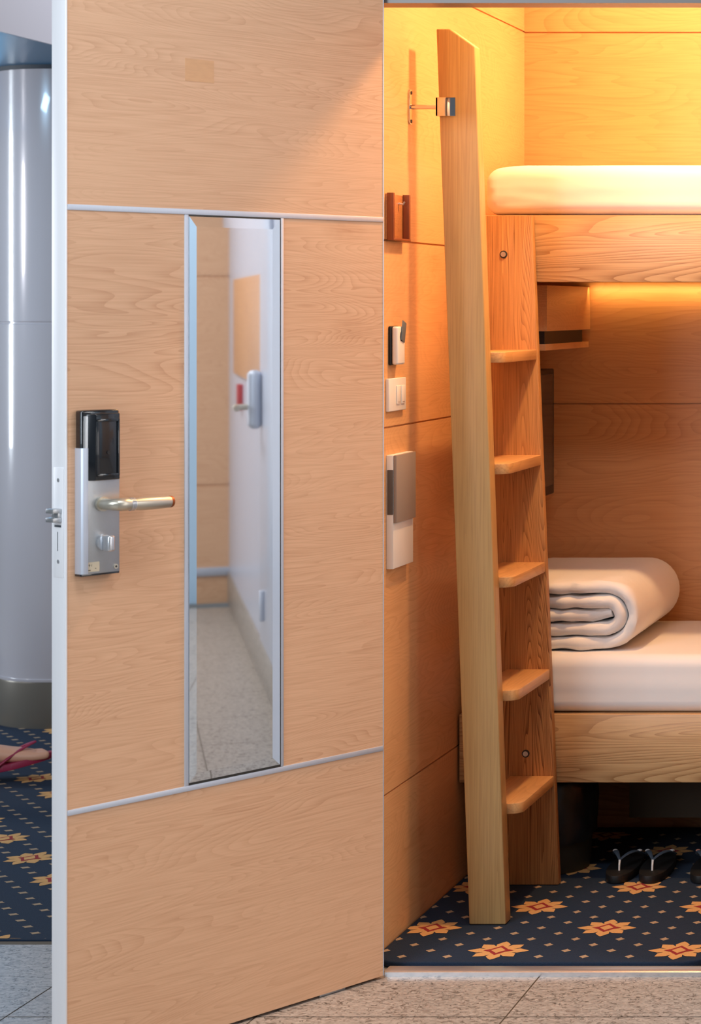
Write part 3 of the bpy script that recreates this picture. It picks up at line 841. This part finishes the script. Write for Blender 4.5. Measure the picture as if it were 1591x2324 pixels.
    # flip-flops
    def sandal(c0, d, lift, strap):
        d = Vector(d).normalized(); s = Vector((-d.y, d.x, 0)).normalized(); u = d.cross(s)*-1
        u = s.cross(d)*-1 if s.cross(d).z < 0 else s.cross(d)
        bm = B(); t = bmesh.new(); ups, los = [], []
        for k in range(36):
            a = k*2*PI/36
            l = .135*math.cos(a); wdt = .045*math.sin(a)*(1.08 if l > 0 else .86)
            q = Vector(c0)+d*l+s*wdt
            los.append(t.verts.new(q)); ups.append(t.verts.new(q+Vector((0, 0, .020))))
        t.faces.new(ups); t.faces.new(los)
        for k in range(36): t.faces.new((los[k], los[(k+1) % 36], ups[(k+1) % 36], ups[k]))
        finish(t, .003, 2); merge(bm, t)
        so = obj('sandal', bm, 'pink', p)
        top = Vector(c0)+d*.085+Vector((0, 0, .060))
        for sg in (-1, 1):
            e = Vector(c0)+s*sg*.047-d*.02+Vector((0, 0, .016))
            m = (top+e)/2+s*sg*.018+Vector((0, 0, .014))
            pts = [top*(1-q)**2+m*2*q*(1-q)+e*q*q for q in [i/8 for i in range(9)]]
            b = B(); tube(b, pts, .0062, 10, flat=.6); obj('strap', b, 'pink', so)
    sandal((-3.245, 6.512, .030), (.91, .37, .20), 0, 1)
    sandal((-4.02, 6.31, .045), (1, 0, -.35), 0, 1)
    return p
build_person()

# ------------------------------------------------------------------ light
wd = bpy.data.worlds.new('World'); S.world = wd; wd.use_nodes = True
bg = wd.node_tree.nodes['Background']
bg.inputs[0].default_value = (.86, .93, 1.0, 1); bg.inputs[1].default_value = .15

def area(name, loc, target, size, power, color, size_y=None, shape='RECTANGLE', spread=None):
    l = bpy.data.lights.new(name, 'AREA'); l.energy = power; l.color = color; l.shape = shape
    l.size = size; l.size_y = size_y or size
    if spread: l.spread = spread
    o = bpy.data.objects.new(name, l); COL.objects.link(o); o.location = loc
    o.rotation_euler = (Vector(target)-Vector(loc)).to_track_quat('-Z', 'Y').to_euler()
    return o
WARM = (1.0, .575, .25)
area('cabin_downlight', (-.98, 4.935, 2.38), (-.98, 4.935, 0),  .10, 21, WARM, shape='DISK')
area('upper_bunk_lamp', (-.5, 5.64, 2.39), (-.5, 5.64, 0), 1.9, 26, WARM, .4)
area('under_bunk_led', (-.44, 5.885, 1.446), (-.44, 5.95, 1.39), 1.86, 1.4, (1, .58, .18), .012)
area('corridor_daylight', (4.85, 1.9, 1.15), (-1.6, 4.4, .8), 1.8, 44, (1, .92, .87), 2.0)
area('corridor_mirror_fill', (2.9, 3.4, 2.9), (2.9, 3.7, 0), 3.0, 75, (1, .98, .97), .3)  # added light, no known fixture: brightens the corridor reflected in the mirror
area('corridor_ceiling_lamp', (-.95, 3.3, 2.9), (-.95, 3.3, 0), 1.5, 23, (.92, .95, 1), .3)
area('lobby_daylight', (-2.9, 1.2, 2.1), (-1.7, 4.4, 1.0), 1.6, 100, (.82, .91, 1), 2.2)
area('lounge_window', (-6.7, 7.05, 1.5), (-3.5, 7.4, 1.3), .35, 45, (.85, .93, 1), 1.5)
area('lounge_window_far', (-6.3, 5.8, 1.8), (-3.6, 7.4, 1.5), .16, 20, (.95, .93, 1), .5)
area('bulkhead_fill', (-2.1, 7.3, 3.1), (-3.3, 6.5, 2.2), .8, 20, (.90, .93, 1), .8)  # added light without a known fixture, put in to whiten the bulkhead face
area('lounge_blue_lamp', (-4.6, 8.6, 1.9), (-3.6, 7.6, 2.2), .4, 10, (.25, .6, 1), .4)
area('lounge_blue_fill', (-4.0, 6.2, 2.19), (-3.4, 6.3, 0), .3, 14, (.45, .72, 1), .3)  # added blue light, no such fitting known; makes the lounge carpet bluer

# ------------------------------------------------------------------ camera
cam = bpy.data.cameras.new('Camera'); co = bpy.data.objects.new('Camera', cam); COL.objects.link(co)
co.location = (0, 0, 1.4); co.rotation_euler = (PI/2, 0, 0)
cam.sensor_fit = 'VERTICAL'; cam.sensor_height = 24; cam.lens = 24*5000/2324
cam.shift_x = (1591/2-2500)/2324
cam.shift_y = (695-2324/2)/2324
cam.clip_start = .05
cam.dof.use_dof = True; cam.dof.focus_distance = 4.9; cam.dof.aperture_fstop = 5.0
S.camera = co
for o in bpy.data.objects:
    if '_o' in o: del o['_o']
S.view_settings.view_transform = 'Standard'; S.view_settings.look = 'None'
S.view_settings.gamma = 1; S.view_settings.use_curve_mapping = False
S.view_settings.exposure = 0
